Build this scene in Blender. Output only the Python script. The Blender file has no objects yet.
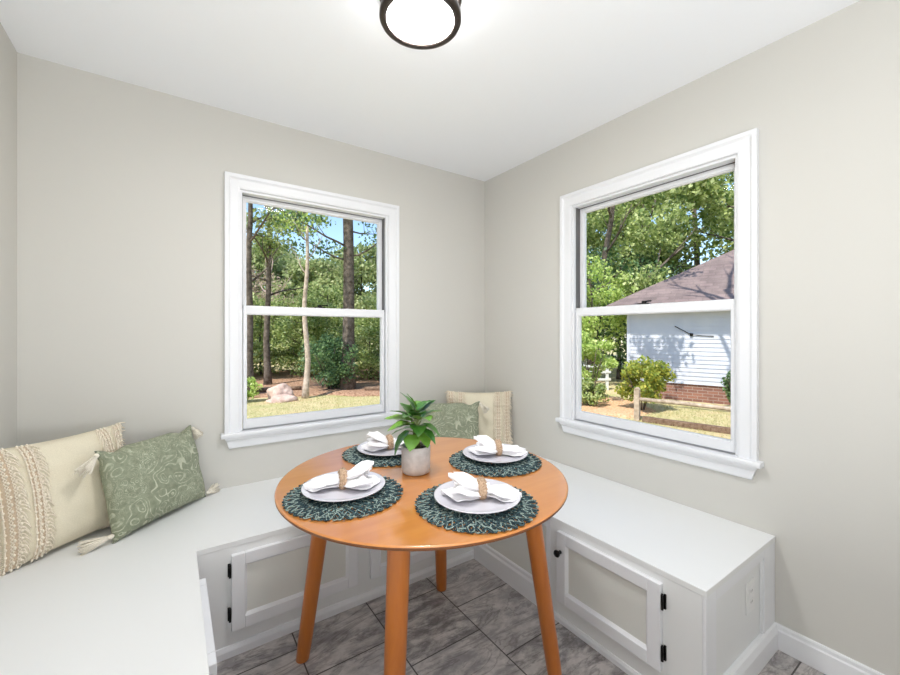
import bpy, bmesh, math, random
import numpy as np
from mathutils import Vector, Matrix, noise
PI = math.pi
SC = bpy.context.scene
COL = SC.collection

# ------------------------------------------------------------------ camera
cam_d = bpy.data.cameras.new('camera')
cam_d.sensor_width = 36.0
cam_d.lens = 16.0
cam_d.shift_y = -5.5 / 900
cam_d.clip_start = 0.02
cam_d.clip_end = 300
cam = bpy.data.objects.new('camera', cam_d)
COL.objects.link(cam)
cam.location = (-1.9978, -2.4116, 1.2672)
cam.rotation_euler = (PI / 2, 0, -0.6049)
SC.camera = cam

# ------------------------------------------------------------------ sky, sun, lamps, exposure
wd = bpy.data.worlds.new('sky')
SC.world = wd
wd.use_nodes = True
wn = wd.node_tree.nodes
sky = wn.new('ShaderNodeTexSky')
sky.sky_type = 'NISHITA'
sky.sun_disc = False
sky.sun_elevation = math.radians(55)
sky.sun_rotation = math.radians(250)
sky.air_density = 1.0
sky.dust_density = 0.4
sky.ozone_density = 1.5
bg = wn['Background']
bg.inputs['Strength'].default_value = 0.26
wd.node_tree.links.new(sky.outputs[0], bg.inputs[0])

def lamp(name, kind, loc, power, target=None, size=None, color=(1, 1, 1), **kw):
    d = bpy.data.lights.new(name, kind)
    d.energy = power
    d.color = color
    if kind == 'AREA':
        d.shape = 'RECTANGLE'
        d.size, d.size_y = size
    for k, v in kw.items():
        setattr(d, k, v)
    o = bpy.data.objects.new(name, d)
    COL.objects.link(o)
    o.location = loc
    if target is not None:
        o.rotation_euler = (Vector(target) - Vector(loc)).to_track_quat('-Z', 'Y').to_euler()
    return o

lamp('sun', 'SUN', (-8, -6, 12), 5.6, target=(-8 + 0.80, -6 + 0.30, 12 - 1.22), color=(1.0, 0.95, 0.86), angle=math.radians(0.55))
lamp('rear_fill_light', 'AREA', (-1.6, -4.5, 2.42), 3, target=(-1.6, -4.5, 0), size=(1.6, 1.6), color=(1, 0.99, 0.98))  # added fill light behind the camera, not a fixture of the room
lamp('bounced_flash', 'AREA', (-1.95, -3.25, 0.90), 44, target=(-1.83, -2.75, 2.44), size=(1.1, 1.6), color=(0.965, 0.983, 1.0))

SC.view_settings.view_transform = 'Standard'
SC.view_settings.look = 'None'
SC.view_settings.gamma = 1
SC.view_settings.use_curve_mapping = False
SC.view_settings.exposure = 0.2
SC.cycles.use_denoising = True
SC.cycles.max_bounces = 10
SC.cycles.diffuse_bounces = 6
SC.cycles.transparent_max_bounces = 16
SC.cycles.caustics_reflective = False
SC.cycles.caustics_refractive = False

# ------------------------------------------------------------------ materials
def s2l(c):
    return tuple(((v / 255) / 12.92 if v / 255 <= 0.04045 else ((v / 255 + 0.055) / 1.055) ** 2.4) for v in c) + (1,)

class M:
    """Small node-graph helper around one material."""
    def __init__(s, name, color=(200, 200, 200), rough=0.5, **kw):
        s.m = bpy.data.materials.new(name)
        s.m.use_nodes = True
        s.t = s.m.node_tree
        s.b = s.t.nodes['Principled BSDF']
        s.out = s.t.nodes['Material Output']
        s.set(**{'Base Color': s2l(color), 'Roughness': rough})
        s.set(**kw)
    def set(s, **kw):
        for k, v in kw.items():
            s.b.inputs[k.replace('_', ' ')].default_value = v
        return s
    def n(s, typ, ins=None, **props):
        nd = s.t.nodes.new('ShaderNode' + typ)
        for k, v in props.items():
            setattr(nd, k, v)
        for k, v in (ins or {}).items():
            if isinstance(v, bpy.types.NodeSocket):
                s.t.links.new(v, nd.inputs[k])
            else:
                nd.inputs[k].default_value = v
        return nd
    def link(s, a, b):
        s.t.links.new(a, b)
    def coord(s, kind='Object', scale=(1, 1, 1), rot=(0, 0, 0), loc=(0, 0, 0)):
        tc = s.n('TexCoord')
        return s.n('Mapping', {'Vector': tc.outputs[kind], 'Scale': scale, 'Rotation': rot, 'Location': loc}).outputs[0]
    def math(s, op, a, b=0.0, c=0.0):
        return s.n('Math', {0: a, 1: b, 2: c}, operation=op).outputs[0]
    def ramp(s, fac, stops, interp='LINEAR'):
        nd = s.n('ValToRGB', {'Fac': fac})
        cr = nd.color_ramp
        cr.interpolation = interp
        while len(cr.elements) < len(stops):
            cr.elements.new(0.5)
        for e, (p, c) in zip(cr.elements, stops):
            e.position = p
            e.color = s2l(c) if len(c) == 3 else c
        return nd.outputs[0]
    def mix(s, fac, a, b, blend='MIX'):
        nd = s.n('Mix', {0: fac}, data_type='RGBA', blend_type=blend)
        for sock, v in ((nd.inputs[6], a), (nd.inputs[7], b)):
            if isinstance(v, bpy.types.NodeSocket):
                s.link(v, sock)
            else:
                sock.default_value = s2l(v) if len(v) == 3 else v
        return nd.outputs[2]
    def color(s, sock):
        s.link(sock, s.b.inputs['Base Color'])
    def bump(s, height, strength=0.2, dist=0.01):
        nd = s.n('Bump', {'Height': height, 'Strength': strength, 'Distance': dist})
        s.link(nd.outputs[0], s.b.inputs['Normal'])
    def noise(s, vec, scale, detail=4, rough=0.5, out='Fac', dist=0.0):
        return s.n('TexNoise', {'Vector': vec, 'Scale': scale, 'Detail': detail, 'Roughness': rough, 'Distortion': dist}).outputs[out]

MAT = {}
def simple(name, color, rough=0.5, noise_scale=None, strength=0.1, dist=0.002, vary=0, **kw):
    m = M(name, color, rough, **kw)
    if noise_scale:
        v = m.coord()
        f = m.noise(v, noise_scale)
        m.bump(f, strength, dist)
        if vary:
            lo = tuple(max(0, c - vary) for c in color)
            hi = tuple(min(255, c + vary) for c in color)
            m.color(m.ramp(f, [(0.3, lo), (0.7, hi)]))
    MAT[name] = m.m
    return m

simple('wall_paint', (210, 208, 202), 0.75, 220, 0.08, 0.001)
simple('ceiling_paint', (245, 247, 250), 0.9, 150, 0.1, 0.001)
simple('white_trim', (236, 237, 240), 0.38, 40, 0.03, 0.001)
simple('bench_white', (234, 235, 235), 0.42, 25, 0.04, 0.001)
simple('panel_greige', (224, 224, 218), 0.6, 60, 0.05, 0.001)
simple('black_metal', (22, 20, 20), 0.4, Metallic=0.6)
simple('dark_grey', (104, 102, 102), 0.6)
simple('bronze', (70, 62, 58), 0.38, 60, 0.05, 0.001, Metallic=0.75)
simple('outlet_plastic', (238, 238, 238), 0.35)
simple('ceramic', (216, 214, 222), 0.22, 30, 0.02, 0.001, Coat_Weight=0.3)
simple('napkin_cloth', (245, 244, 246), 0.9, 380, 0.25, 0.001)
simple('ring_fibre', (190, 160, 132), 0.9, 240, 0.9, 0.004, vary=28)
simple('mat_dark', (40, 62, 68), 0.85, 300, 0.4, 0.001, vary=16)
simple('mat_teal', (62, 92, 96), 0.85, 300, 0.4, 0.001, vary=18)
simple('mat_pale', (146, 164, 156), 0.85, 300, 0.4, 0.001, vary=22)
simple('pot_concrete', (196, 193, 192), 0.8, 45, 0.25, 0.002, vary=10)
simple('potting_soil', (52, 36, 30), 0.95, 90, 1.0, 0.006, vary=18)
simple('plant_stem', (112, 124, 70), 0.6)
simple('cord_cream', (244, 232, 214), 0.95, 260, 0.4, 0.001, vary=14)
simple('hole_shade_tan', (216, 196, 170), 0.95, 260, 0.4, 0.001, vary=14)
simple('tassel_cream', (236, 229, 214), 0.95, 260, 0.4, 0.001, vary=10)
simple('cream_linen', (226, 217, 194), 0.92, 420, 0.3, 0.001, vary=8)
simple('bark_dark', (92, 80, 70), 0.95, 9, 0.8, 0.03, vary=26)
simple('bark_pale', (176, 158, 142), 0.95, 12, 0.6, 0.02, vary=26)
simple('bark_twig', (186, 160, 150), 0.95, 12, 0.4, 0.01, vary=20)
simple('rock', (190, 162, 150), 0.95, 6, 0.7, 0.03, vary=22)
simple('fence_wood', (166, 148, 130), 0.9, 14, 0.5, 0.01, vary=24)
simple('log_wood', (112, 88, 70), 0.95, 14, 0.6, 0.02, vary=24)
simple('fascia', (206, 202, 204), 0.6)
simple('fence_white', (214, 216, 214), 0.6)
simple('leaf_litter', (150, 112, 86), 1.0, 16, 0.9, 0.04, vary=44)
simple('pine_straw', (206, 162, 124), 1.0, 22, 0.9, 0.04, vary=30)

m = M('lamp_glass', (255, 255, 255), 0.4)
m.set(Emission_Color=(0.99, 0.985, 0.985, 1), Emission_Strength=104.0)
MAT['lamp_glass'] = m.m
m = M('lamp_drum', (255, 255, 255), 0.4)
m.set(Emission_Color=(1, 0.985, 0.97, 1), Emission_Strength=11.0)
MAT['lamp_drum'] = m.m

# thin clear glazing
m = M('window_glass')
t = m.n('BsdfTransparent', {'Color': (0.97, 0.985, 0.98, 1)})
g = m.n('BsdfGlossy', {'Roughness': 0.0})
lw = m.n('LayerWeight', {'Blend': 0.12})
f = m.math('MULTIPLY', lw.outputs['Fresnel'], 0.5)
mx = m.n('MixShader', {0: f, 1: t.outputs[0], 2: g.outputs[0]})
m.link(mx.outputs[0], m.out.inputs['Surface'])
MAT['window_glass'] = m.m

# slate-look floor tiles in a running bond, courses along the right-hand wall
m = M('floor_tile', (130, 124, 124), 0.42)
v = m.coord()
vb = m.coord(rot=(0, 0, PI / 2), loc=(0.084, -0.068, 0))
br = m.n('TexBrick', {'Vector': vb, 'Color1': s2l((124, 119, 119)), 'Color2': s2l((178, 174, 174)), 'Mortar': s2l((74, 69, 68)),
                      'Scale': 1.0, 'Mortar Size': 0.0028, 'Mortar Smooth': 0.1, 'Bias': 0.0, 'Brick Width': 0.333, 'Row Height': 0.331},
         offset=0.5, offset_frequency=2)
v2 = m.coord(scale=(5.0, 11.0, 1), rot=(0, 0, 0.5))
n1 = m.noise(v2, 1.4, 9, 0.7, dist=0.25)
n2 = m.noise(v, 26, 6, 0.6)
n3 = m.noise(m.coord(scale=(1, 3, 1), rot=(0, 0, -0.5)), 2.6, 5, 0.6, dist=2.0)
warm = m.mix(m.ramp(n1, [(0.42, (0, 0, 0)), (0.58, (255, 255, 255))]), br.outputs['Color'], (204, 198, 195))
c2 = m.mix(m.ramp(n3, [(0.455, (0, 0, 0)), (0.5, (185, 185, 185)), (0.53, (0, 0, 0))]), warm, (84, 76, 74))
c3 = m.mix(m.ramp(n2, [(0.4, (0, 0, 0)), (0.65, (130, 130, 130))]), c2, (94, 84, 80))
c4 = m.mix(br.outputs['Fac'], c3, (72, 66, 64))
m.color(c4)
h = m.math('SUBTRACT', n1, m.math('MULTIPLY', br.outputs['Fac'], 0.8))
m.bump(h, 0.35, 0.004)
MAT['floor_tile'] = m.m

# honey-coloured table wood
def wood(name, a, b, coat=0.3, scale=(3.0, 26.0, 26.0), rough=0.32):
    m = M(name, a, rough)
    v = m.coord(scale=scale)
    n1 = m.noise(v, 1.0, 6, 0.6, dist=0.4)
    n2 = m.noise(v, 5.0, 4, 0.6)
    m.color(m.mix(m.math('MULTIPLY', n2, 0.4), m.ramp(n1, [(0.3, a), (0.7, b)]), a))
    m.bump(n2, 0.05, 0.001)
    m.set(Coat_Weight=coat, Coat_Roughness=0.2)
    MAT[name] = m.m
wood('table_wood', (202, 124, 50), (216, 142, 66), 1.0)
MAT['table_wood'].node_tree.nodes['Principled BSDF'].inputs['Coat IOR'].default_value = 1.75
MAT['table_wood'].node_tree.nodes['Principled BSDF'].inputs['Coat Roughness'].default_value = 0.13
wood('leg_wood', (176, 98, 36), (196, 118, 48), 0.25, (26, 26, 3))
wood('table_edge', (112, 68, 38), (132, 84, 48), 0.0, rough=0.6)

# sage cloth with pale paisley scrolls
m = M('paisley_cloth', (138, 152, 126), 0.93)
v = m.coord(scale=(1, 1, 1))
wv = m.n('Mix', {0: 0.06, 6: v, 7: m.noise(v, 9, 2, 0.5, out='Color')}, data_type='RGBA').outputs[2]
vo = m.n('TexVoronoi', {'Vector': wv, 'Scale': 18.0, 'Randomness': 1.0}, feature='SMOOTH_F1')
ring = m.math('SINE', m.math('MULTIPLY', vo.outputs['Distance'], 38.0))
r1 = m.ramp(ring, [(0.55, (0, 0, 0)), (0.8, (255, 255, 255))])
vo2 = m.n('TexVoronoi', {'Vector': wv, 'Scale': 58.0})
r2 = m.ramp(m.math('SINE', m.math('MULTIPLY', vo2.outputs['Distance'], 22.0)), [(0.6, (0, 0, 0)), (0.85, (255, 255, 255))])
nm = m.ramp(m.noise(v, 7, 3, 0.5), [(0.42, (0, 0, 0)), (0.6, (255, 255, 255))])
pat = m.mix(nm, r1, r2)
vary = m.ramp(m.noise(v, 60, 3, 0.6), [(0.3, (127, 134, 112)), (0.7, (151, 157, 134))])
brk = m.ramp(m.noise(v, 34, 3, 0.7), [(0.36, (0, 0, 0)), (0.56, (255, 255, 255))])
m.color(m.mix(m.math('MULTIPLY', m.math('MULTIPLY', pat, brk), 0.75), vary, (206, 208, 184)))
m.bump(m.noise(v, 400, 2), 0.3, 0.001)
MAT['paisley_cloth'] = m.m

def leafmat(name, stops, trans=0.45, scale=0.5, rough=0.5):
    m = M(name, stops[0], rough)
    gi = m.n('NewGeometry')
    c = m.ramp(gi.outputs['Random Per Island'], [(i / (len(stops) - 1), s) for i, s in enumerate(stops)])
    m.color(c)
    tl = m.n('BsdfTranslucent', {'Color': c})
    mx = m.n('MixShader', {0: trans, 1: m.b.outputs[0], 2: tl.outputs[0]})
    m.link(mx.outputs[0], m.out.inputs['Surface'])
    MAT[name] = m.m
leafmat('leaves_green', [(108, 132, 74), (148, 166, 96), (186, 198, 126), (216, 222, 164)])
leafmat('leaves_dark', [(70, 98, 66), (90, 122, 80), (116, 146, 94), (142, 168, 112)])
leafmat('leaves_lime', [(142, 170, 82), (172, 196, 100), (200, 218, 128), (218, 228, 150)])
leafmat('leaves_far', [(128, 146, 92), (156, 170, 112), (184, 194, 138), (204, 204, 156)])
leafmat('leaves_pinkish', [(176, 152, 138), (196, 172, 156), (212, 190, 172), (168, 166, 118)])
leafmat('leaves_yellow', [(120, 140, 62), (160, 172, 78), (206, 196, 86), (130, 156, 76)])
leafmat('grass_blades', [(142, 146, 90), (184, 176, 118), (204, 190, 142), (164, 160, 104)])

m = M('plant_leaf', (70, 128, 44), 0.3)
gi = m.n('NewGeometry')
oi = m.n('ObjectInfo')
v = m.coord()
c = m.ramp(oi.outputs['Random'], [(0, (40, 100, 34)), (0.5, (78, 138, 48)), (1, (126, 172, 66))])
m.color(m.mix(m.ramp(m.noise(v, 60, 3), [(0.3, (0, 0, 0)), (0.8, (120, 120, 120))]), c, (150, 184, 90)))
m.set(Coat_Weight=0.2)
MAT['plant_leaf'] = m.m

# neighbour's house
m = M('siding_white', (206, 208, 218), 0.6)
v = m.coord()
MAT['siding_white'] = m.m
m.color(m.ramp(m.noise(v, 3, 3), [(0.3, (184, 186, 198)), (0.7, (196, 197, 206))]))

m = M('foundation_brick', (150, 84, 66), 0.9)
v = m.coord(rot=(PI / 2, 0, 0))
br = m.n('TexBrick', {'Vector': v, 'Color1': s2l((146, 100, 84)), 'Color2': s2l((120, 82, 72)), 'Mortar': s2l((152, 132, 122)), 'Scale': 1.0,
                      'Mortar Size': 0.008, 'Brick Width': 0.22, 'Row Height': 0.075})
m.color(br.outputs['Color'])
m.bump(br.outputs['Fac'], -0.4, 0.01)
MAT['foundation_brick'] = m.m

m = M('roof_shingle', (140, 122, 116), 0.95)
v = m.coord()
br = m.n('TexBrick', {'Vector': v, 'Color1': s2l((128, 109, 107)), 'Color2': s2l((102, 88, 86)), 'Mortar': s2l((96, 84, 82)), 'Scale': 1.0,
                      'Mortar Size': 0.012, 'Brick Width': 0.3, 'Row Height': 0.14})
m.color(m.mix(0.35, br.outputs['Color'], m.ramp(m.noise(v, 3, 4), [(0.3, (98, 84, 84)), (0.7, (158, 138, 134))])))
m.bump(m.noise(v, 60, 3), 0.6, 0.01)
MAT['roof_shingle'] = m.m

m = M('lawn', (190, 180, 116), 1.0)
v = m.coord()
n1 = m.noise(v, 1.1, 5, 0.65)
n2 = m.noise(v, 16, 4, 0.7)
c = m.ramp(n1, [(0.32, (176, 172, 116)), (0.5, (204, 190, 146)), (0.68, (214, 186, 150))])
m.color(m.mix(m.ramp(n2, [(0.35, (0, 0, 0)), (0.75, (170, 170, 170))]), c, (150, 146, 82)))
m.bump(n2, 0.8, 0.05)
MAT['lawn'] = m.m

# ------------------------------------------------------------------ mesh helpers
class MB:
    def __init__(s):
        s.v = []; s.f = []; s.mi = []; s.sm = []
    def add(s, vs, fs, mi=0, smooth=False):
        o = len(s.v)
        s.v += [tuple(p) for p in vs]
        s.f += [tuple(i + o for i in f) for f in fs]
        s.mi += [mi] * len(fs); s.sm += [smooth] * len(fs)
        return s
    def box(s, lo, hi, mi=0):
        x0, y0, z0 = lo; x1, y1, z1 = hi
        return s.add([(x0, y0, z0), (x1, y0, z0), (x1, y1, z0), (x0, y1, z0), (x0, y0, z1), (x1, y0, z1), (x1, y1, z1), (x0, y1, z1)],
                     [(0, 3, 2, 1), (4, 5, 6, 7), (0, 1, 5, 4), (1, 2, 6, 5), (2, 3, 7, 6), (3, 0, 4, 7)], mi)
    def prism(s, poly, axis, a, b, mi=0):
        """poly: 2D outline (counter-clockwise) extruded along axis from a to b."""
        def P(u, v, w):
            return {'x': (w, u, v), 'y': (u, w, v), 'z': (u, v, w)}[axis]
        n = len(poly)
        vs = [P(u, v, a) for u, v in poly] + [P(u, v, b) for u, v in poly]
        fs = [tuple(range(n))[::-1], tuple(range(n, 2 * n))] + [(i, (i + 1) % n, n + (i + 1) % n, n + i) for i in range(n)]
        return s.add(vs, fs, mi)
    def lathe(s, prof, seg=32, mi=0, smooth=True, center=(0, 0, 0), closed=False):
        vs = []; fs = []
        for r, z in prof:
            for k in range(seg):
                a = 2 * PI * k / seg
                vs.append((center[0] + r * math.cos(a), center[1] + r * math.sin(a), center[2] + z))
        n = len(prof)
        for i in range(n if closed else n - 1):
            j = (i + 1) % n
            for k in range(seg):
                k2 = (k + 1) % seg
                fs.append((i * seg + k, i * seg + k2, j * seg + k2, j * seg + k))
        return s.add(vs, fs, mi, smooth)
    def tube(s, pts, rad, seg=6, mi=0, cap=True, closed=False, smooth=True):
        pts = [Vector(p) for p in pts]
        n = len(pts)
        rads = rad if isinstance(rad, (list, tuple)) else [rad] * n
        vs = []; fs = []
        up = None
        for i, p in enumerate(pts):
            if closed:
                t = pts[(i + 1) % n] - pts[i - 1]
            else:
                t = pts[min(i + 1, n - 1)] - pts[max(i - 1, 0)]
            t = t.normalized() if t.length > 1e-9 else Vector((0, 0, 1))
            if up is None:
                up = Vector((0, 0, 1)) if abs(t.z) < 0.9 else Vector((1, 0, 0))
            sd = t.cross(up)
            if sd.length < 1e-6:
                sd = t.orthogonal()
            sd.normalize()
            up = sd.cross(t)
            for k in range(seg):
                a = 2 * PI * k / seg
                vs.append(p + (sd * math.cos(a) + up * math.sin(a)) * rads[i])
        for i in range(n if closed else n - 1):
            j = (i + 1) % n
            for k in range(seg):
                k2 = (k + 1) % seg
                fs.append((i * seg + k, j * seg + k, j * seg + k2, i * seg + k2))
        if cap and not closed:
            fs.append(tuple(range(seg))); fs.append(tuple(range((n - 1) * seg, n * seg))[::-1])
        return s.add(vs, fs, mi, smooth)
    def build(s, name, mats, parent=None, bevel=0, loc=None, fix=True, subsurf=0):
        me = bpy.data.meshes.new(name)
        me.from_pydata(s.v, [], s.f)
        for q in (mats if isinstance(mats, (list, tuple)) else [mats]):
            me.materials.append(MAT[q])
        me.polygons.foreach_set('material_index', s.mi)
        me.polygons.foreach_set('use_smooth', s.sm)
        if fix:
            b = bmesh.new(); b.from_mesh(me)
            bmesh.ops.recalc_face_normals(b, faces=b.faces)
            b.to_mesh(me); b.free()
        me.update()
        return link(name, me, parent, bevel, loc, subsurf)

def link(name, me, parent=None, bevel=0, loc=None, subsurf=0):
    o = bpy.data.objects.new(name, me)
    COL.objects.link(o)
    if parent is not None:
        o.parent = parent
    if loc is not None:
        o.location = loc
    if bevel:
        md = o.modifiers.new('bevel', 'BEVEL')
        md.width = bevel; md.segments = 2; md.limit_method = 'ANGLE'; md.angle_limit = math.radians(40)
    if subsurf:
        md = o.modifiers.new('subsurf', 'SUBSURF')
        md.levels = md.render_levels = subsurf
    return o

def thing(name, label, cat, loc=(0, 0, 0), rotz=0, group=None):
    o = bpy.data.objects.new(name, None)
    o.empty_display_size = 0.1
    COL.objects.link(o)
    o.location = loc
    o.rotation_euler = (0, 0, rotz)
    return tag(o, label, cat, group)

def tag(o, label, cat, group=None):
    o['label'] = label; o['category'] = cat
    if group:
        o['group'] = group
    return o

def struct(o, label=None, cat=None):
    o['kind'] = 'structure'
    if label:
        o['label'] = label
    if cat:
        o['category'] = cat
    return o

def dup(root, label=None, loc=None, rot=None, scale=None):
    r = root.copy(); COL.objects.link(r)
    if label: r['label'] = label
    if loc is not None: r.location = loc
    if rot is not None: r.rotation_euler = rot
    if scale is not None: r.scale = scale
    for ch in list(root.children):
        c = ch.copy(); COL.objects.link(c); c.parent = r
        for g in list(ch.children):
            d = g.copy(); COL.objects.link(d); d.parent = c
    return r

def np_mesh(name, verts, quads, mat):
    me = bpy.data.meshes.new(name)
    nv, nf = len(verts), len(quads)
    k = quads.shape[1]
    me.vertices.add(nv)
    me.vertices.foreach_set('co', verts.astype(np.float32).ravel())
    me.loops.add(nf * k)
    me.loops.foreach_set('vertex_index', quads.astype(np.int32).ravel())
    me.polygons.add(nf)
    me.polygons.foreach_set('loop_start', np.arange(0, nf * k, k, dtype=np.int32))
    me.materials.append(MAT[mat])
    me.update(calc_edges=True)
    me.validate()
    return me

# ------------------------------------------------------------------ the room
XL, H, YR = -2.537, 2.44, -5.6
WT = 0.16          # wall thickness
ZG = -0.50         # ground outside
OW = 0.436         # half width of window opening
Z0, Z1 = 0.735, 2.034
AX, BY = -1.268, -1.266   # window centres

RB, YI = 0.06, 0.056      # outside rebate width, depth of the inner reveal
mb = MB()
for o_, ya, yb in ((OW, 0, YI), (OW + RB, YI, WT)):
    e_ = o_ - OW
    zb_ = Z0 - 0.02 if e_ == 0 else Z0 - 0.06
    for lo, hi in (((XL - WT, ya, ZG), (AX - o_, yb, H)), ((AX + o_, ya, ZG), (WT, yb, H)), ((AX - o_, ya, ZG), (AX + o_, yb, zb_)), ((AX - o_, ya, Z1 + e_), (AX + o_, yb, H))):
        mb.box(lo, hi)
struct(mb.build('wall_back', 'wall_paint'))
mb = MB()
for o_, xa, xb in ((OW, 0, YI), (OW + RB, YI, WT)):
    e_ = o_ - OW
    zb_ = Z0 - 0.02 if e_ == 0 else Z0 - 0.06
    for lo, hi in (((xa, BY + o_, ZG), (xb, 0, H)), ((xa, YR, ZG), (xb, BY - o_, H)), ((xa, BY - o_, ZG), (xb, BY + o_, zb_)), ((xa, BY - o_, Z1 + e_), (xb, BY + o_, H))):
        mb.box(lo, hi)
struct(mb.build('wall_right', 'wall_paint'))
struct(MB().box((XL - WT, YR, ZG), (XL, 0, H)).build('wall_left', 'wall_paint'))
struct(MB().box((XL - WT, YR - WT, ZG), (WT, YR, H)).build('wall_rear', 'wall_paint'))
struct(MB().box((XL, YR, -0.06), (0, 0, 0)).build('floor', 'floor_tile'))
struct(MB().box((XL - 0.45, YR - 0.45, H), (WT + 0.35, WT + 0.35, H + 0.2)).build('ceiling', 'ceiling_paint'))

# skirting board along the right wall, past the bench
def skirt_profile(h):
    return [(0, 0), (0, h), (-0.006, h), (-0.009, h - 0.006), (-0.009, h - 0.018), (-0.013, h - 0.024), (-0.014, 0.002), (-0.014, 0)]
struct(MB().prism([(x, z) for x, z in skirt_profile(0.098)], 'y', YR, -1.832).build('baseboard_right', 'white_trim', bevel=0.001))

# ------------------------------------------------------------------ windows (local X along the wall, Y outward, Z up)
def window(name, loc, rotz):
    w = bpy.data.objects.new(name, None)
    COL.objects.link(w); w.location = loc; w.rotation_euler = (0, 0, rotz)
    struct(w)
    hw = OW; cw = 0.074; ow = hw + cw; top = Z1 + cw
    # casing: two legs and a head, each with a stepped profile (outer back band standing proud)
    mb = MB()
    prof = [(0, 0), (0, -0.013), (0.010, -0.016), (0.046, -0.016), (0.050, -0.019), (0.056, -0.026), (cw, -0.026), (cw, 0)]
    def ring(pr):
        pts = []
        for d, y in pr:
            pts.append([(-hw - d, y, Z0 - 0.012), (-hw - d, y, Z1 + d), (hw + d, y, Z1 + d), (hw + d, y, Z0 - 0.012)])
        return pts
    R = ring(prof)
    vs = [p for row in R for p in row]
    fs = []
    n = len(prof)
    for i in range(n):
        j = (i + 1) % n
        for k in range(3):
            fs.append((i * 4 + k, i * 4 + k + 1, j * 4 + k + 1, j * 4 + k))
    fs.append(tuple(i * 4 for i in range(n))); fs.append(tuple(i * 4 + 3 for i in range(n)))
    mb.add(vs, fs)
    mb.build('casing', 'white_trim', w, bevel=0.0015)
    # jamb liner with a sloping sill
    mb = MB()
    t = 0.012
    mb.box((-hw, 0.001, Z0 - 0.02), (-hw + t, YI, Z1)); mb.box((hw - t, 0.001, Z0 - 0.02), (hw, YI, Z1)); mb.box((-hw + t, 0.001, Z1 - t), (hw - t, YI, Z1))
    mb.box((-hw + t, 0.001, Z0 - 0.02), (hw - t, YI, Z0))
    mb.prism([(YI, Z0 - 0.055), (WT + 0.05, Z0 - 0.075), (WT + 0.05, Z0 - 0.05), (YI, Z0 - 0.012)], 'x', -hw - RB, hw + RB)
    mb.build('jamb', 'white_trim', w)
    mb = MB()
    iw = hw - t
    for sx in (-1, 1):
        mb.box((min(sx * iw, sx * (iw - 0.004)), 0.020, 1.40), (max(sx * iw, sx * (iw - 0.004)), 0.055, Z1 - t))
    mb.box((-iw + 0.004, 0.050, Z1 - t - 0.003), (iw - 0.004, 0.056, Z1 - t))  # thin grey strip standing in for the shadow line under the head
    mb.build('sash_track_and_head_shadow', 'dark_grey', w)
    def sash(nm, y0, y1, zb, zt, rb, rt, st):
        mb = MB()
        x = iw - 0.006
        xo = x if y0 < YI else iw + 0.02
        mb.box((-xo, y0, zb), (-x + st, y1, zt)); mb.box((x - st, y0, zb), (xo, y1, zt))
        mb.box((-x + st, y0, zb), (x - st, y1, zb + rb)); mb.box((-x + st, y0, zt - rt), (x - st, y1, zt))
        s = mb.build(nm, 'white_trim', w, bevel=0.002)
        # glazing bead inside the frame
        b = MB()
        gx, gb, gt = x - st, zb + rb, zt - rt
        e = 0.004
        b.box((-gx, y0 + 0.008, gb), (-gx + e, y1 - 0.004, gt)); b.box((gx - e, y0 + 0.008, gb), (gx, y1 - 0.004, gt))
        b.box((-gx + e, y0 + 0.008, gb), (gx - e, y1 - 0.004, gb + e)); b.box((-gx + e, y0 + 0.008, gt - e), (gx - e, y1 - 0.004, gt))
        b.build('glazing_bead', 'white_trim', s)
        ym = y1 - 0.010
        MB().box((-gx + 0.001, ym, gb + 0.001), (gx - 0.001, ym + 0.003, gt - 0.001)).build('pane', 'window_glass', s)
        return s
    lo = sash('lower_sash', 0.014, 0.046, Z0 + 0.004, 1.412, 0.046, 0.046, 0.015)
    sash('upper_sash', 0.058, 0.090, 1.372, Z1 + 0.005, 0.036, 0.041, 0.018)
    lk = MB().box((-0.028, 0.016, 1.412), (0.028, 0.042, 1.418)).lathe([(0, 0.012), (0.011, 0.012), (0.013, 0)], 14, center=(0, 0.03, 1.418))
    lk.tube([(0, 0.03, 1.426), (0.03, 0.022, 1.428), (0.045, 0.016, 1.427)], 0.004, 6)
    lk.build('sash_lock', 'black_metal', lo)
    # stool (inside ledge) and apron with returned ends
    mb = MB()
    mb.prism([(-0.046, Z0 - 0.014), (-0.043, Z0 - 0.024), (0.014, Z0 - 0.024), (0.014, Z0 + 0.0), (-0.043, Z0 + 0.0), (-0.046, Z0 - 0.006)], 'x', -hw + 0.001, hw - 0.001)
    for a, b in ((-ow - 0.018, -hw + 0.001), (hw - 0.001, ow + 0.018)):
        mb.prism([(-0.046, Z0 - 0.014), (-0.043, Z0 - 0.024), (-0.0005, Z0 - 0.024), (-0.0005, Z0 + 0.0), (-0.043, Z0 + 0.0), (-0.046, Z0 - 0.006)], 'x', a, b)
    mb.build('window_stool', 'white_trim', w, bevel=0.002)
    zt, zb = Z0 - 0.024, Z0 - 0.086
    mb = MB()
    pr = [(-0.030, zt, 0.0), (-0.028, zt - 0.012, 0.006), (-0.020, zt - 0.022, 0.012), (-0.018, zb + 0.006, 0.022), (-0.013, zb, 0.024)]
    vs = []
    for y, z, ins in pr:
        x = ow + 0.002 - ins
        vs += [(-x, -0.0005, z), (-x, y, z), (x, y, z), (x, -0.0005, z)]
    fs = []
    for i in range(len(pr) - 1):
        for k in range(3):
            fs.append((i * 4 + k, i * 4 + k + 1, i * 4 + 5 + k, i * 4 + 4 + k))
    L = (len(pr) - 1) * 4
    fs += [(0, 1, 2, 3), (L, L + 1, L + 2, L + 3), tuple(i * 4 for i in range(len(pr))) + tuple(i * 4 + 3 for i in range(len(pr)))[::-1]]
    mb.add(vs, fs)
    mb.build('apron', 'white_trim', w)
    return w
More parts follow.
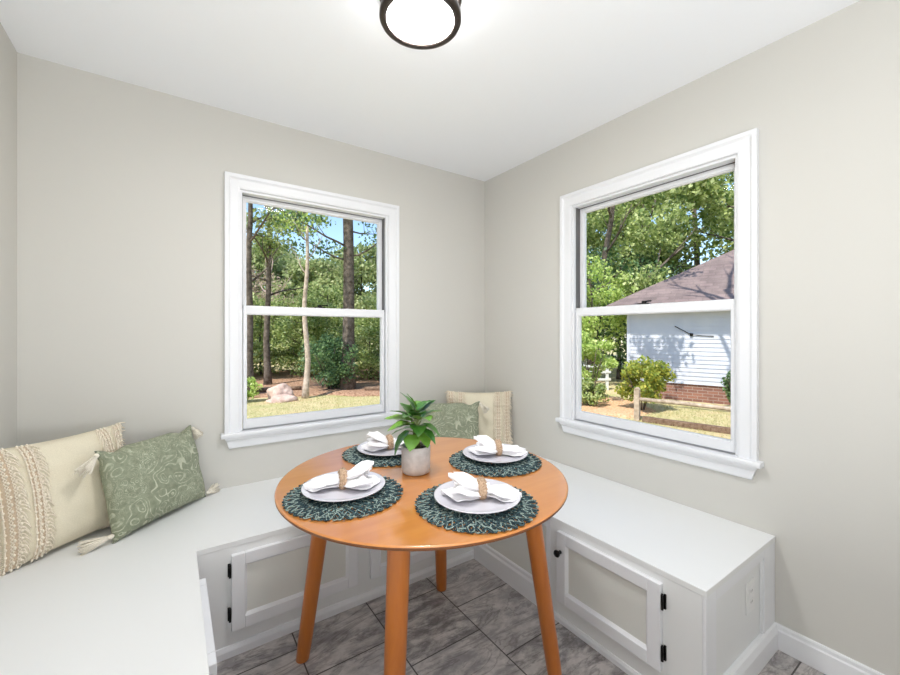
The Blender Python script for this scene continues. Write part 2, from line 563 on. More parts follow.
window('window_1', (AX, 0, 0), 0)
window('window_2', (0, BY, 0), -PI / 2)

# ------------------------------------------------------------------ built-in benches
HS = 0.445; FD = -0.634; FX = -0.608; FL = -1.928; EY = -1.83; LY = -3.0
seat = MB()
ov = 0.0015
outline = [(XL + 0.001, LY), (FL + ov, LY), (FL + ov, FD - ov), (FX - ov, FD - ov), (FX - ov, EY - ov), (-0.001, EY - ov), (-0.001, -0.001), (XL + 0.001, -0.001)]
seat.prism(outline, 'z', HS - 0.022, HS)
tag(seat.build('window_seat', 'bench_white', bevel=0.002), 'white painted U-shaped bench top running round the corner under both windows', 'seat')

def cab_door(parent, a, b, z0, z1, hinge, knob=True, th=0.020):
    """Door in the cabinet's local frame: face on the plane y=0 facing -Y, x from a to b."""
    fr = 0.047
    mb = MB()
    mb.box((a, -th, z0), (a + fr, 0, z1)); mb.box((b - fr, -th, z0), (b, 0, z1))
    mb.box((a + fr, -th, z0), (b - fr, 0, z0 + fr)); mb.box((a + fr, -th, z1 - fr), (b - fr, 0, z1))
    d = mb.build('door', 'white_trim', parent, bevel=0.003)
    # sloped moulding round the recessed panel
    pm = MB()
    x0, x1, y0, y1, e = a + fr, b - fr, z0 + fr, z1 - fr, 0.009
    o = [(x0, -th + 0.003, y0), (x1, -th + 0.003, y0), (x1, -th + 0.003, y1), (x0, -th + 0.003, y1)]
    i = [(x0 + e, -0.007, y0 + e), (x1 - e, -0.007, y0 + e), (x1 - e, -0.007, y1 - e), (x0 + e, -0.007, y1 - e)]
    pm.add(o + i, [(k, (k + 1) % 4, 4 + (k + 1) % 4, 4 + k) for k in range(4)])
    pm.build('moulding', 'white_trim', d)
    MB().box((x0, -0.0075, y0), (x1, -0.001, y1)).build('panel', 'panel_greige', d)['label'] = 'greige recessed door panel'
    hx = a - 0.005 if hinge == 'l' else b + 0.005
    s = -1 if hinge == 'l' else 1
    for hz in (z0 + 0.066, z1 - 0.060):
        hb = MB().tube([(hx, -0.015, hz - 0.025), (hx, -0.015, hz + 0.025)], 0.0045, 10)
        hb.box((min(hx, hx + s * 0.007), -0.006, hz - 0.025), (max(hx, hx + s * 0.007), 0.0, hz + 0.025))
        hb.tube([(hx, -0.015, hz + 0.025), (hx, -0.015, hz + 0.030)], 0.003, 8)
        hb.build('hinge', 'black_metal', d)['label'] = 'black butt hinge'
    if knob:
        kx = b - 0.022 if hinge == 'l' else a + 0.022
        k = MB().lathe([(0, 0), (0.006, 0), (0.005, 0.010), (0.010, 0.016), (0.012, 0.022), (0.009, 0.027), (0, 0.029)], 16)
        k.v = [(x * 1.3 + kx, -z * 1.1 - th, y * 1.3 + z1 - 0.082) for x, y, z in k.v]
        k.build('knob', 'black_metal', d)['label'] = 'small black round knob'
    return d

def base_strip(parent, a, b, h, t=0.012):
    MB().prism([(0, 0), (-t, 0), (-t, h * 0.6), (-t * 0.45, h), (0, h)], 'x', a, b).build('baseboard', 'white_trim', parent)

HB = HS - 0.022
c = thing('bench_cabinet', 'white base cabinet of the bench under the back window, behind the round table', 'bench cabinet', (0, FD, 0))
MB().box((XL + 0.002, 0, 0), (-0.002, -FD - 0.002, HB)).build('cabinet_body', 'bench_white', c)
cab_door(c, -1.812, -1.297, 0.100, 0.397, 'l')
cab_door(c, -1.233, -0.718, 0.100, 0.397, 'r')
base_strip(c, FL + 0.015, FX - 0.001, 0.042)

c = thing('bench_cabinet', 'white bench cabinet along the left wall, carrying the seat with the large pillows', 'bench cabinet', (FL, 0, 0), PI / 2)
MB().box((LY, 0, 0), (FD - 0.001, -XL + FL - 0.002, HB)).build('cabinet_body', 'bench_white', c)
cab_door(c, -1.196, -0.752, 0.100, 0.397, 'l', False, 0.025)
cab_door(c, -1.720, -1.276, 0.100, 0.397, 'r', False, 0.025)
base_strip(c, LY, FD - 0.016, 0.042)

c = thing('bench_cabinet', 'white bench cabinet under the right window with an outlet on its end', 'bench cabinet', (FX, 0, 0), -PI / 2)
# local x = -world y, local y = world x - FX
ww = -FX - 0.002
b = MB()
b.box((-FD + 0.002, 0.012, 0), (1.193, ww, HB)); b.box((1.193, 0, 0), (-EY - 0.012, ww, HB))
b.build('cabinet_body', 'bench_white', c)
# filler bay next to the corner: stile, top rail, tall base and a greige panel
b = MB()
b.box((-FD + 0.002, 0, 0), (0.742, 0.0118, HB)); b.box((0.742, 0, 0.385), (1.168, 0.0118, HB)); b.box((1.168, 0, 0), (1.1915, 0.0118, HB))
b.build('face_frame', 'white_trim', c, bevel=0.0015)
MB().box((0.742, 0.006, 0.09), (1.168, 0.0117, 0.385)).build('panel', 'panel_greige', c)['label'] = 'greige recessed panel next to the corner'
MB().prism([(0, 0), (-0.008, 0), (-0.008, 0.088), (-0.002, 0.098), (-0.001, 0.112), (0.004, 0.118), (0.0058, 0.118), (0.0058, 0)], 'x', 0.648, 1.190).build('baseboard', 'white_trim', c)
cab_door(c, 1.243, 1.694, 0.100, 0.402, 'r')
base_strip(c, 1.193, 1.815, 0.030, 0.007)
# end panel with frame
b = MB()
e0, e1 = -EY - 0.0118, -EY
b.box((e0, 0, 0), (e1, 0.075, HB)); b.box((e0, ww - 0.112, 0), (e1, ww, HB)); b.box((e0, 0.075, 0.392), (e1, ww - 0.112, HB)); b.box((e0, 0.075, 0), (e1, ww - 0.112, 0.10))
b.build('end_frame', 'white_trim', c, bevel=0.002)
b = MB()
xi, xo = 0.075, ww - 0.112
b.box((e0, xo - 0.014, 0.10), (e0 + 0.006, xo, 0.392)); b.box((e0, xi, 0.378), (e0 + 0.006, xo - 0.014, 0.392)); b.box((e0, xi, 0.10), (e0 + 0.006, xi + 0.014, 0.378))
b.build('end_moulding', 'white_trim', c, bevel=0.002)
MB().prism([(e1, 0), (e1 + 0.013, 0), (e1 + 0.013, 0.070), (e1 + 0.006, 0.094), (e1 + 0.001, 0.098), (e1, 0.098)][::-1], 'y', 0.0, ww).build('baseboard', 'white_trim', c)

o = thing('wall_outlet', 'white duplex outlet plate on the end of the right bench cabinet', 'outlet', (-0.228, -EY * -1 + 0.0118, 0.282))
MB().box((-0.036, -0.005, -0.059), (0.036, -0.0002, 0.059)).build('cover_plate', 'outlet_plastic', o, bevel=0.002)
for dz in (-0.02, 0.02):
    r = MB().box((-0.017, -0.0075, dz - 0.014), (0.017, -0.005, dz + 0.014)).build('receptacle', 'outlet_plastic', o, bevel=0.002)
    s = MB()
    for dx in (-0.006, 0.006):
        s.box((dx - 0.001, -0.0078, dz - 0.002), (dx + 0.001, -0.0074, dz + 0.007))
    s.build('slot', 'dark_grey', r)

# ------------------------------------------------------------------ ceiling lamp
lp = thing('ceiling_lamp', 'round flush ceiling lamp with dark bronze ring and glowing white glass', 'ceiling light', (-1.294, -1.214, H))
MB().lathe([(0, -0.001), (0.115, -0.001), (0.118, -0.012), (0.11, -0.018), (0, -0.018)], 48).build('canopy', 'bronze', lp)
MB().lathe([(0.128, -0.026), (0.140, -0.026), (0.143, -0.020), (0.143, -0.012), (0.136, -0.008), (0.128, -0.012)], 64, closed=True).build('upper_ring', 'bronze', lp)
MB().lathe([(0.115, -0.094), (0.118, -0.100), (0.138, -0.098), (0.141, -0.092), (0.140, -0.074), (0.134, -0.070), (0.118, -0.072)], 64, closed=True).build('lower_ring', 'bronze', lp)
for k in range(3):
    a = math.radians(-126 + 120 * k)
    x, y = 0.1375 * math.cos(a), 0.1375 * math.sin(a)
    pb = MB().tube([(x, y, -0.022), (x, y, -0.078)], 0.004, 8)
    if k == 0:
        pb.lathe([(0, -0.117), (0.0035, -0.116), (0.005, -0.110), (0.0035, -0.104), (0.003, -0.096)], 10, center=(x, y, 0))
    pb.build('post', 'bronze', lp)
MB().lathe([(0.112, -0.020), (0.1145, -0.030), (0.1145, -0.070), (0.1135, -0.088)], 64, mi=1).lathe([(0.1135, -0.088), (0.09, -0.097), (0.05, -0.101), (0, -0.103)], 64).build('glass_shade', ['lamp_glass', 'lamp_drum'], lp)

# ------------------------------------------------------------------ table
TX, TY, TZ = -1.224, -1.126, 0.740
t = thing('dining_table', 'round honey-coloured wooden table with four splayed legs, set for four', 'table', (TX, TY, 0))
R = 0.5155
MB().lathe([(0, TZ - 0.002), (R - 0.01, TZ - 0.002), (R - 0.004, TZ - 0.0015)][:0] + [(0, TZ), (R - 0.03, TZ), (R - 0.006, TZ), (R - 0.004, TZ), (R - 0.0012, TZ - 0.001), (R, TZ - 0.004)], 128).build('tabletop', 'table_wood', t)
MB().lathe([(R, TZ - 0.004), (R - 0.0005, TZ - 0.010), (R - 0.003, TZ - 0.013), (R - 0.022, TZ - 0.020), (0, TZ - 0.022)], 128).build('rim', 'table_edge', t)['label'] = 'dark undercut rim of the tabletop'
for ad in (139, 49, -41, -131.8):
    a = math.radians(ad)
    ca, sa = math.cos(a), math.sin(a)
    p0 = Vector((0.378 * ca, 0.378 * sa, TZ - 0.0225)); p1 = Vector((0.480 * ca, 0.480 * sa, 0.001))
    lb = MB()
    n = 12
    lv = []
    for i in range(n + 1):
        q = p0.lerp(p1, i / n)
        r = 0.033 - 0.007 * i / n
        if i == n: r *= 0.93
        for k in range(24):
            b_ = 2 * PI * k / 24
            lv.append((q.x + r * math.cos(b_), q.y + r * math.sin(b_), q.z))
    fs = [(i * 24 + k, i * 24 + (k + 1) % 24, (i + 1) * 24 + (k + 1) % 24, (i + 1) * 24 + k) for i in range(n) for k in range(24)]
    lb.add(lv, fs, 0, True)
    lb.add(lv[:24], [tuple(range(24))]); lb.add(lv[-24:], [tuple(range(24))])
    lb.build('leg', 'leg_wood', t)

# ------------------------------------------------------------------ place mats, plates, napkins
def placemat_mesh():
    rnd = random.Random(5)
    mb = MB()
    RM = 0.183
    for ring in range(11):
        rc = 0.022 + 0.0148 * ring
        amp = 0.0125
        nl = max(7, int(2 * PI * rc / 0.030))
        for s in range(3):
            ph = rnd.random() * 6.28
            npts = nl * 9
            pts = []
            for i in range(npts):
                a = 2 * PI * i / npts
                r = rc + amp * math.sin(nl * a + ph + s * 2.1) + 0.002 * math.sin(3 * a + ph)
                r = min(r, RM)
                z = 0.0028 + 0.0013 * math.cos(nl * a + ph + s * 2.1 + 1.57 * (ring % 2)) + 0.0006 * s
                pts.append((r * math.cos(a), r * math.sin(a), z))
            mb.tube(pts, 0.0019, 5, mi=(0, 1, 2, 0, 1, 2, 0)[(ring * 3 + s * 2 + rnd.randint(0, 2)) % 7], closed=True)
    for k in range(26):   # slanting strands that bind the rings
        a0 = 2 * PI * k / 26
        sw = 0.9 if k % 2 else -0.9
        pts = []
        for i in range(22):
            u = i / 21
            r = 0.02 + u * (RM - 0.022)
            a = a0 + sw * u + 0.05 * math.sin(i * 2.0 + k)
            pts.append((r * math.cos(a), r * math.sin(a), 0.0046 + 0.0011 * math.sin(i * 1.9 + k)))
        mb.tube(pts, 0.0018, 5, mi=(2, 0, 1, 0, 2)[k % 5])
    for k in range(52):   # little points round the hem
        a = 2 * PI * (k + rnd.uniform(-.2, .2)) / 52
        d = 0.04
        mb.tube([((RM - .004) * math.cos(a - d), (RM - .004) * math.sin(a - d), .003), ((RM + .004) * math.cos(a), (RM + .004) * math.sin(a), .0045), ((RM - .004) * math.cos(a + d), (RM - .004) * math.sin(a + d), .003)], 0.0019, 5, mi=(0, 1, 0, 2)[k % 4])
    return mb
mat0 = placemat_mesh().build('placemat', ['mat_dark', 'mat_teal', 'mat_pale'], fix=False)
plate_prof = [(0, 0.004), (0.070, 0.004), (0.074, 0.0), (0.080, 0.0), (0.084, 0.004), (0.112, 0.008), (0.130, 0.016), (0.1335, 0.0185), (0.1325, 0.0205), (0.128, 0.0195), (0.108, 0.0125), (0.085, 0.009), (0.04, 0.0085), (0, 0.0085)]
plate0 = MB().lathe(plate_prof, 64).build('plate', 'ceramic')

def napkin_mesh(seed):
    """White cloth drawn through a ring at x=0: pointed, lifted folds on +X and a flatter, wider tail on -X."""
    rnd = random.Random(seed)
    mb = MB()
    def fold(head, lift, L, Wd, crease, tip, z0, curl):
        nu, nv = 26, 18
        off = rnd.uniform(0, 50)
        ch, sh = math.cos(head), math.sin(head)
        front = []; 
        for i in range(nu + 1):
            u = i / nu
            if u < tip:
                w = 0.013 + (Wd - 0.013) * (math.sin(u / tip * PI / 2) ** 1.1)
            else:
                w = Wd * (1 - (u - tip) / (1 - tip)) + 0.001
            for j in range(nv + 1):
                v = -1 + 2 * j / nv
                x = L * u
                y = w * v
                gather = (1 - u) ** 1.5
                z = z0 + lift * (u ** 1.25) - curl * u * u * u + crease * w * (1 - abs(v)) + gather * 0.005 * math.cos(v * 9 + off)
                z += 0.0035 * math.sin(v * 5.5 + off + u * 2) * (0.3 + u)
                nz = noise.noise(Vector((x * 40 + off, y * 40, seed)))
                z += 0.005 * nz * (0.25 + u)
                x += 0.006 * nz * u
                front.append((x * ch - y * sh, x * sh + y * ch, max(z, 0.0015)))
        n = len(front)
        th = 0.0022
        back = [(x, y, z + th) for x, y, z in front]
        fs = []
        for i in range(nu):
            for j in range(nv):
                a = i * (nv + 1) + j
                fs.append((a, a + nv + 1, a + nv + 2, a + 1))
                fs.append((n + a, n + a + 1, n + a + nv + 2, n + a + nv + 1))
        for i in range(nu):
            a = i * (nv + 1); b = a + nv
            fs.append((a, n + a, n + a + nv + 1, a + nv + 1)); fs.append((b, b + nv + 1, n + b + nv + 1, n + b))
        mb.add(front + back, fs, 0, True)
    r = rnd.uniform
    # flared end
    fold(r(-.10, .10), 0.006, 0.112, 0.052, 0.25, 0.62, 0.006, 0.0)
    fold(r(.42, .55), 0.030, 0.100, 0.036, 0.45, 0.58, 0.012, 0.010)
    fold(r(-.6, -.45), 0.022, 0.098, 0.036, 0.45, 0.60, 0.012, 0.012)
    fold(r(.05, .25), 0.052, 0.092, 0.036, 0.55, 0.60, 0.020, 0.010)
    fold(r(-.3, -.12), 0.046, 0.078, 0.030, 0.6, 0.6, 0.024, 0.014)
    # tail
    fold(PI + r(-.12, .12), -0.004, 0.110, 0.044, 0.22, 0.72, 0.010, 0.0)
    fold(PI + r(.12, .22), 0.006, 0.104, 0.032, 0.35, 0.70, 0.017, 0.014)
    fold(PI + r(-.3, -.18), 0.004, 0.094, 0.028, 0.40, 0.68, 0.022, 0.018)
    # gathered core inside the ring
    vs = []
    NU, NT = 10, 28
    for i in range(NU + 1):
        x = -0.022 + 0.044 * i / NU
        for k in range(NT):
            a = 2 * PI * k / NT
            rr = 1 + 0.10 * math.sin(7 * a + seed)
            vs.append((x, 0.0155 * rr * math.cos(a), 0.0235 + 0.0150 * rr * math.sin(a)))
    mb.add(vs, [(i * NT + k, i * NT + (k + 1) % NT, (i + 1) * NT + (k + 1) % NT, (i + 1) * NT + k) for i in range(NU) for k in range(NT)] + [tuple(range(NT)), tuple(range(NU * NT, NU * NT + NT))[::-1]], 0, True)
    return mb

def ring_mesh(seed):
    rnd = random.Random(seed)
    mb = MB()
    n, sg = 44, 12
    vs = []
    for i in range(n):
        a = 2 * PI * i / n
        for k in range(sg):
            b = 2 * PI * k / sg
            rr = 0.0098 * (1 + rnd.uniform(-0.16, 0.16))
            rad = 0.0225 + rr * math.cos(b)
            vs.append((rr * 1.15 * math.sin(b), rad * math.cos(a), 0.0255 + rad * math.sin(a) * 0.92))
    mb.add(vs, [(i * sg + k, i * sg + (k + 1) % sg, ((i + 1) % n) * sg + (k + 1) % sg, ((i + 1) % n) * sg + k) for i in range(n) for k in range(sg)], 0, True)
    for i in range(70):    # stray fibres
        a = rnd.uniform(0, 6.28)
        p = Vector((rnd.uniform(-.008, .008), 0.030 * math.cos(a), 0.0255 + 0.028 * math.sin(a)))
        q = p + Vector((rnd.uniform(-.006, .006), 0.004 * math.cos(a) + rnd.uniform(-.003, .003), 0.004 * math.sin(a)))
        mb.tube([p, (p + q) / 2 + Vector((0.001, 0, 0.001)), q], 0.0005, 4)
    return mb

settings = [  # mat offset from the table centre, plate offset on the mat, ring offset on the plate, heading of the flared end, words
    (-0.318, -0.028, 0.006, 0.022, -0.004, 0.004, -22, 'at the left side of the table'),
    (-0.012, -0.324, 0.010, 0.008, 0.012, -0.008, 143, 'at the near side of the table'),
    (0.304, -0.048, 0.024, 0.028, 0.014, -0.006, 141, 'at the right side of the table'),
    (-0.012, 0.300, 0.013, 0.012, 0.004, -0.004, 160, 'behind the potted plant'),
]
rgroup = 'place settings round the table'
for i, (mx, my, pdx, pdy, rdx, rdy, hd, words) in enumerate(settings):
    x, y = TX + mx, TY + my
    mo = mat0 if i == 0 else mat0.copy()
    po = plate0 if i == 0 else plate0.copy()
    if i:
        COL.objects.link(mo); COL.objects.link(po)
    mo.location = (x, y, TZ + 0.0008); mo.rotation_euler = (0, 0, i * 1.3)
    tag(mo, 'round dark teal open-weave placemat ' + words, 'placemat', 'placemats on the table')
    px, py = x + pdx, y + pdy
    po.location = (px, py, TZ + 0.0075)
    tag(po, 'pale grey plate on the placemat ' + words, 'plate', 'plates on the table')
    nz = TZ + 0.0075 + 0.0088
    np_ = napkin_mesh(11 + i).build('napkin', 'napkin_cloth', loc=(px + rdx, py + rdy, nz), fix=False)
    np_.rotation_euler = (0, 0, math.radians(hd)); np_.scale = (1.12, 1.15, 1.12)
    tag(np_, 'folded white cloth napkin on the plate ' + words, 'napkin', 'napkins on the plates')
    ro = ring_mesh(40 + i).build('napkin_ring', 'ring_fibre', loc=(px + rdx, py + rdy, nz - 0.0005))
    ro.rotation_euler = (0, 0, math.radians(hd + 8)); ro.scale = (1.12, 1.12, 1.12)
    tag(ro, 'tan fibre napkin ring on the napkin ' + words, 'napkin ring', 'napkin rings')

# ------------------------------------------------------------------ potted plant
pl = thing('potted_plant', 'small green leafy plant in a pale concrete pot in the middle of the table', 'plant', (-1.247, -1.100, TZ + 0.0005))
pr = [(0, 0.001), (0.047, 0.001), (0.051, 0.004), (0.0535, 0.02), (0.0545, 0.100), (0.0535, 0.102), (0.050, 0.1015), (0.0495, 0.085)]
MB().lathe(pr, 48).build('pot', 'pot_concrete', pl)
so = MB().lathe([(0, 0.091), (0.02, 0.0905), (0.035, 0.0885), (0.0497, 0.087)], 24)
so.v = [(x, y, z + 0.0025 * noise.noise(Vector((x * 90, y * 90, 0)))) for x, y, z in so.v]
so.build('soil', 'potting_soil', pl)

def leaf_mesh(L, Wd, bend, twist=0.0, cup=0.25):
    mb = MB()
    nu, nv = 12, 6
    vs = []
    for i in range(nu + 1):
        u = i / nu
        w = Wd * (math.sin(PI * min(1, u ** 0.72)) ** 0.85) if 0 < u < 1 else 0.0004
        ang = bend * u
        x = L * (math.sin(ang) / bend if abs(bend) > 1e-3 else u)
        z = -L * ((1 - math.cos(ang)) / bend if abs(bend) > 1e-3 else 0)
        for j in range(nv + 1):
            v = -1 + 2 * j / nv
            tw = twist * u
            yy = w * v
            zz = z + cup * w * abs(v) ** 1.3 + 0.0012 * math.sin(u * 22) * abs(v)
            vs.append((x, yy * math.cos(tw), zz + yy * math.sin(tw)))
    fs = [(i * (nv + 1) + j, i * (nv + 1) + j + 1, (i + 1) * (nv + 1) + j + 1, (i + 1) * (nv + 1) + j) for i in range(nu) for j in range(nv)]
    mb.add(vs, fs, 0, True)
    return mb

rnd = random.Random(8)
CR = Vector((0.8226, -0.5686, 0)); CF = Vector((0.5686, 0.8226, 0))   # room directions: toward the right window, toward the far corner
def plant_leaf(side, fwd, zz, L, Wd, heading, pitch, bend, label=None):
    """side / fwd / zz: leaf base relative to the soil centre; heading measured from CR towards CF."""
    base = CR * side + CF * fwd + Vector((0, 0, zz))
    d = CR * math.cos(heading) + CF * math.sin(heading)
    root = Vector((rnd.uniform(-.012, .012), rnd.uniform(-.012, .012), 0.090))
    mid = root.lerp(base, 0.55) + Vector((0, 0, 0.02)) - d * 0.008
    MB().tube([root, root.lerp(mid, 0.6) + Vector((0, 0, 0.006)), mid, base + d * 0.004], [0.003, 0.0026, 0.0022, 0.0015], 7).build('stem', 'plant_stem', pl)
    lf = leaf_mesh(L, Wd, bend, rnd.uniform(-.4, .4)).build('leaf', 'plant_leaf', pl, fix=False)
    zax = Vector((0, 0, 1))
    xax = (d * math.cos(pitch) + zax * math.sin(pitch)).normalized()
    yax = zax.cross(xax).normalized()
    M3 = Matrix((xax, yax, xax.cross(yax))).transposed().to_4x4()
    M3.translation = base
    lf.matrix_local = M3
D = math.radians
for L_ in [
    (-0.010, 0.00, 0.175, 0.100, 0.023, D(175), D(18), 0.5), (-0.012, -0.01, 0.165, 0.085, 0.022, D(200), D(10), 0.7),
    (-0.006, 0.00, 0.190, 0.075, 0.024, D(150), D(50), 0.5), (0.000, -0.01, 0.185, 0.075, 0.026, D(240), D(40), 0.9),
    (0.010, -0.01, 0.185, 0.080, 0.028, D(300), D(35), 1.0), (0.012, 0.00, 0.180, 0.085, 0.026, D(10), D(45), 0.9),
    (0.014, 0.01, 0.160, 0.080, 0.024, D(350), D(-5), 0.9), (0.000, 0.00, 0.215, 0.085, 0.018, D(160), D(55), 0.4),
    (0.004, 0.00, 0.215, 0.070, 0.020, D(40), D(40), 0.6), (0.002, 0.01, 0.205, 0.080, 0.022, D(90), D(40), 0.7),
    (-0.016, -0.02, 0.150, 0.100, 0.021, D(215), D(-30), 0.9), (-0.006, -0.02, 0.135, 0.065, 0.024, D(262), D(-25), 0.6),
    (0.018, -0.01, 0.150, 0.070, 0.021, D(330), D(-20), 0.7), (-0.014, 0.01, 0.150, 0.080, 0.018, D(165), D(-8), 0.5),
    (0.008, -0.01, 0.165, 0.065, 0.024, D(275), D(10), 1.2), (-0.004, 0.02, 0.180, 0.075, 0.024, D(120), D(20), 0.8),
    (-0.008, -0.015, 0.170, 0.080, 0.026, D(225), D(25), 0.9), (0.004, -0.018, 0.195, 0.070, 0.024, D(285), D(50), 0.9), (0.010, 0.01, 0.195, 0.078, 0.023, D(25), D(55), 0.6), (-0.010, 0.005, 0.185, 0.085, 0.022, D(185), D(35), 0.6), (0.014, -0.015, 0.140, 0.06, 0.022, D(310), D(-30), 0.6),
    (0.012, 0.02, 0.175, 0.075, 0.024, D(60), D(15), 0.8), (0.000, 0.00, 0.225, 0.060, 0.016, D(200), D(65), 0.3),
]:
    a_, b_, c_, d_, e_, f_, g_, h_ = L_
    plant_leaf(a_ * 1.3, b_ * 1.3, c_ * 1.06 + 0.004, d_ * 1.12, e_ * 1.32, f_, g_, h_)

# ------------------------------------------------------------------ pillows (local X width, Z height, -Y is the front)
def pillow_fn(w, h, t, pinch, seed, wr, ears=0.0):
    def P(u, v, side):
        e = (max(0, 1 - abs(u) ** 2.6) * max(0, 1 - abs(v) ** 2.6)) ** 0.5
        x = w / 2 * u * (1 - pinch * (1 - v * v) * abs(u) ** 2)
        z = h / 2 * v * (1 - pinch * (1 - u * u) * abs(v) ** 2)
        n = noise.noise(Vector((u * 2.2, v * 2.2, seed + side))) * 0.6 + noise.noise(Vector((u * 6, v * 5 + u * 3, seed + 9 + side))) * 0.3
        # folds radiating from the corners
        if ears:
            g = max(0.0, v) ** 5
            z -= ears * g * math.exp(-((abs(u) - 0.70) / 0.15) ** 2)
            x += math.copysign(ears * 0.5, u) * -math.exp(-((v - 0.72) / 0.12) ** 2) * abs(u) ** 5
        for su in (-1, 1):
            for sv in (-1, 1):
                dx, dz = u - su, v - sv
                d = math.hypot(dx, dz)
                n += 0.5 * math.exp(-d * 2.6) * math.sin(math.atan2(dz, dx) * 9 + seed)
        y = side * (t / 2 * e + wr * n * min(1, e * 1.6))
        return Vector((x, y, z + h / 2))
    return P
def pillow_mesh(P, n=44):
    mb = MB()
    vs = []; fs = []
    for side in (-1, 1):
        o = len(vs)
        for j in range(n + 1):
            for i in range(n + 1):
                vs.append(P(-1 + 2 * i / n, -1 + 2 * j / n, side))
        for j in range(n):
            for i in range(n):
                fs.append((o + j * (n + 1) + i, o + j * (n + 1) + i + 1, o + (j + 1) * (n + 1) + i + 1, o + (j + 1) * (n + 1) + i))
    mb.add(vs, fs, 0, True)
    return mb
def weld(o, d=0.0005):
    b = bmesh.new(); b.from_mesh(o.data)
    bmesh.ops.remove_doubles(b, verts=b.verts, dist=d)
    bmesh.ops.recalc_face_normals(b, faces=b.faces)
    b.to_mesh(o.data); b.free()

def tassel(parent, p, d, L=0.075, seed=0):
    rn = random.Random(seed)
    mb = MB()
    p = Vector(p); d = Vector(d).normalized()
    s1 = d.orthogonal().normalized(); s2 = d.cross(s1)
    mb.tube([p, p + d * 0.006, p + d * 0.014, p + d * 0.020], [0.003, 0.009, 0.009, 0.006], 10)
    for k in range(40):
        a = rn.uniform(0, 6.28); r = rn.uniform(0.2, 1) ** 0.5
        q = s1 * math.cos(a) + s2 * math.sin(a)
        l = L * rn.uniform(0.9, 1.05)
        mb.tube([p + d * 0.016 + q * 0.005 * r, p + d * (l * 0.5) + q * 0.014 * r, p + d * l + q * 0.026 * r], 0.0025, 4)
    return mb.build('tassel', 'tassel_cream', parent)

# sage paisley lumbar pillow
def sage_pillow(label):
    r = thing('throw_pillow', label, 'pillow')
    P = pillow_fn(0.455, 0.365, 0.15, 0.070, 3.0, 0.017, 0.020)
    o = pillow_mesh(P).build('pillow_cover', 'paisley_cloth', r)
    weld(o)
    return r
def put(o, center, yaw, lean, roll=0, sc=(1, 1, 1)):
    """bottom-centre on the seat, facing -Y turned by yaw, leaning back by lean."""
    o.matrix_world = Matrix.Translation(center) @ Matrix.Rotation(yaw, 4, 'Z') @ Matrix.Rotation(-lean, 4, 'X') @ Matrix.Rotation(roll, 4, 'Y') @ Matrix.Diagonal((*sc, 1))

g1 = sage_pillow('sage green paisley lumbar pillow with cream tassels, leaning on the left bench')
for q, d, L, sd in (((-0.224, -0.010, 0.350), (-0.95, -0.25, -0.62), 0.095, 1), ((0.222, -0.006, 0.352), (0.5, -0.2, -1.0), 0.062, 2), ((0.224, -0.010, 0.016), (1, 0.1, 0.02), 0.070, 3), ((-0.224, -0.012, 0.030), (-0.85, 0.50, -0.03), 0.10, 4)):
    tassel(g1, q, d, L, sd)
put(g1, (-2.028, -0.237, HS + 0.002), math.radians(43.9), math.radians(14))

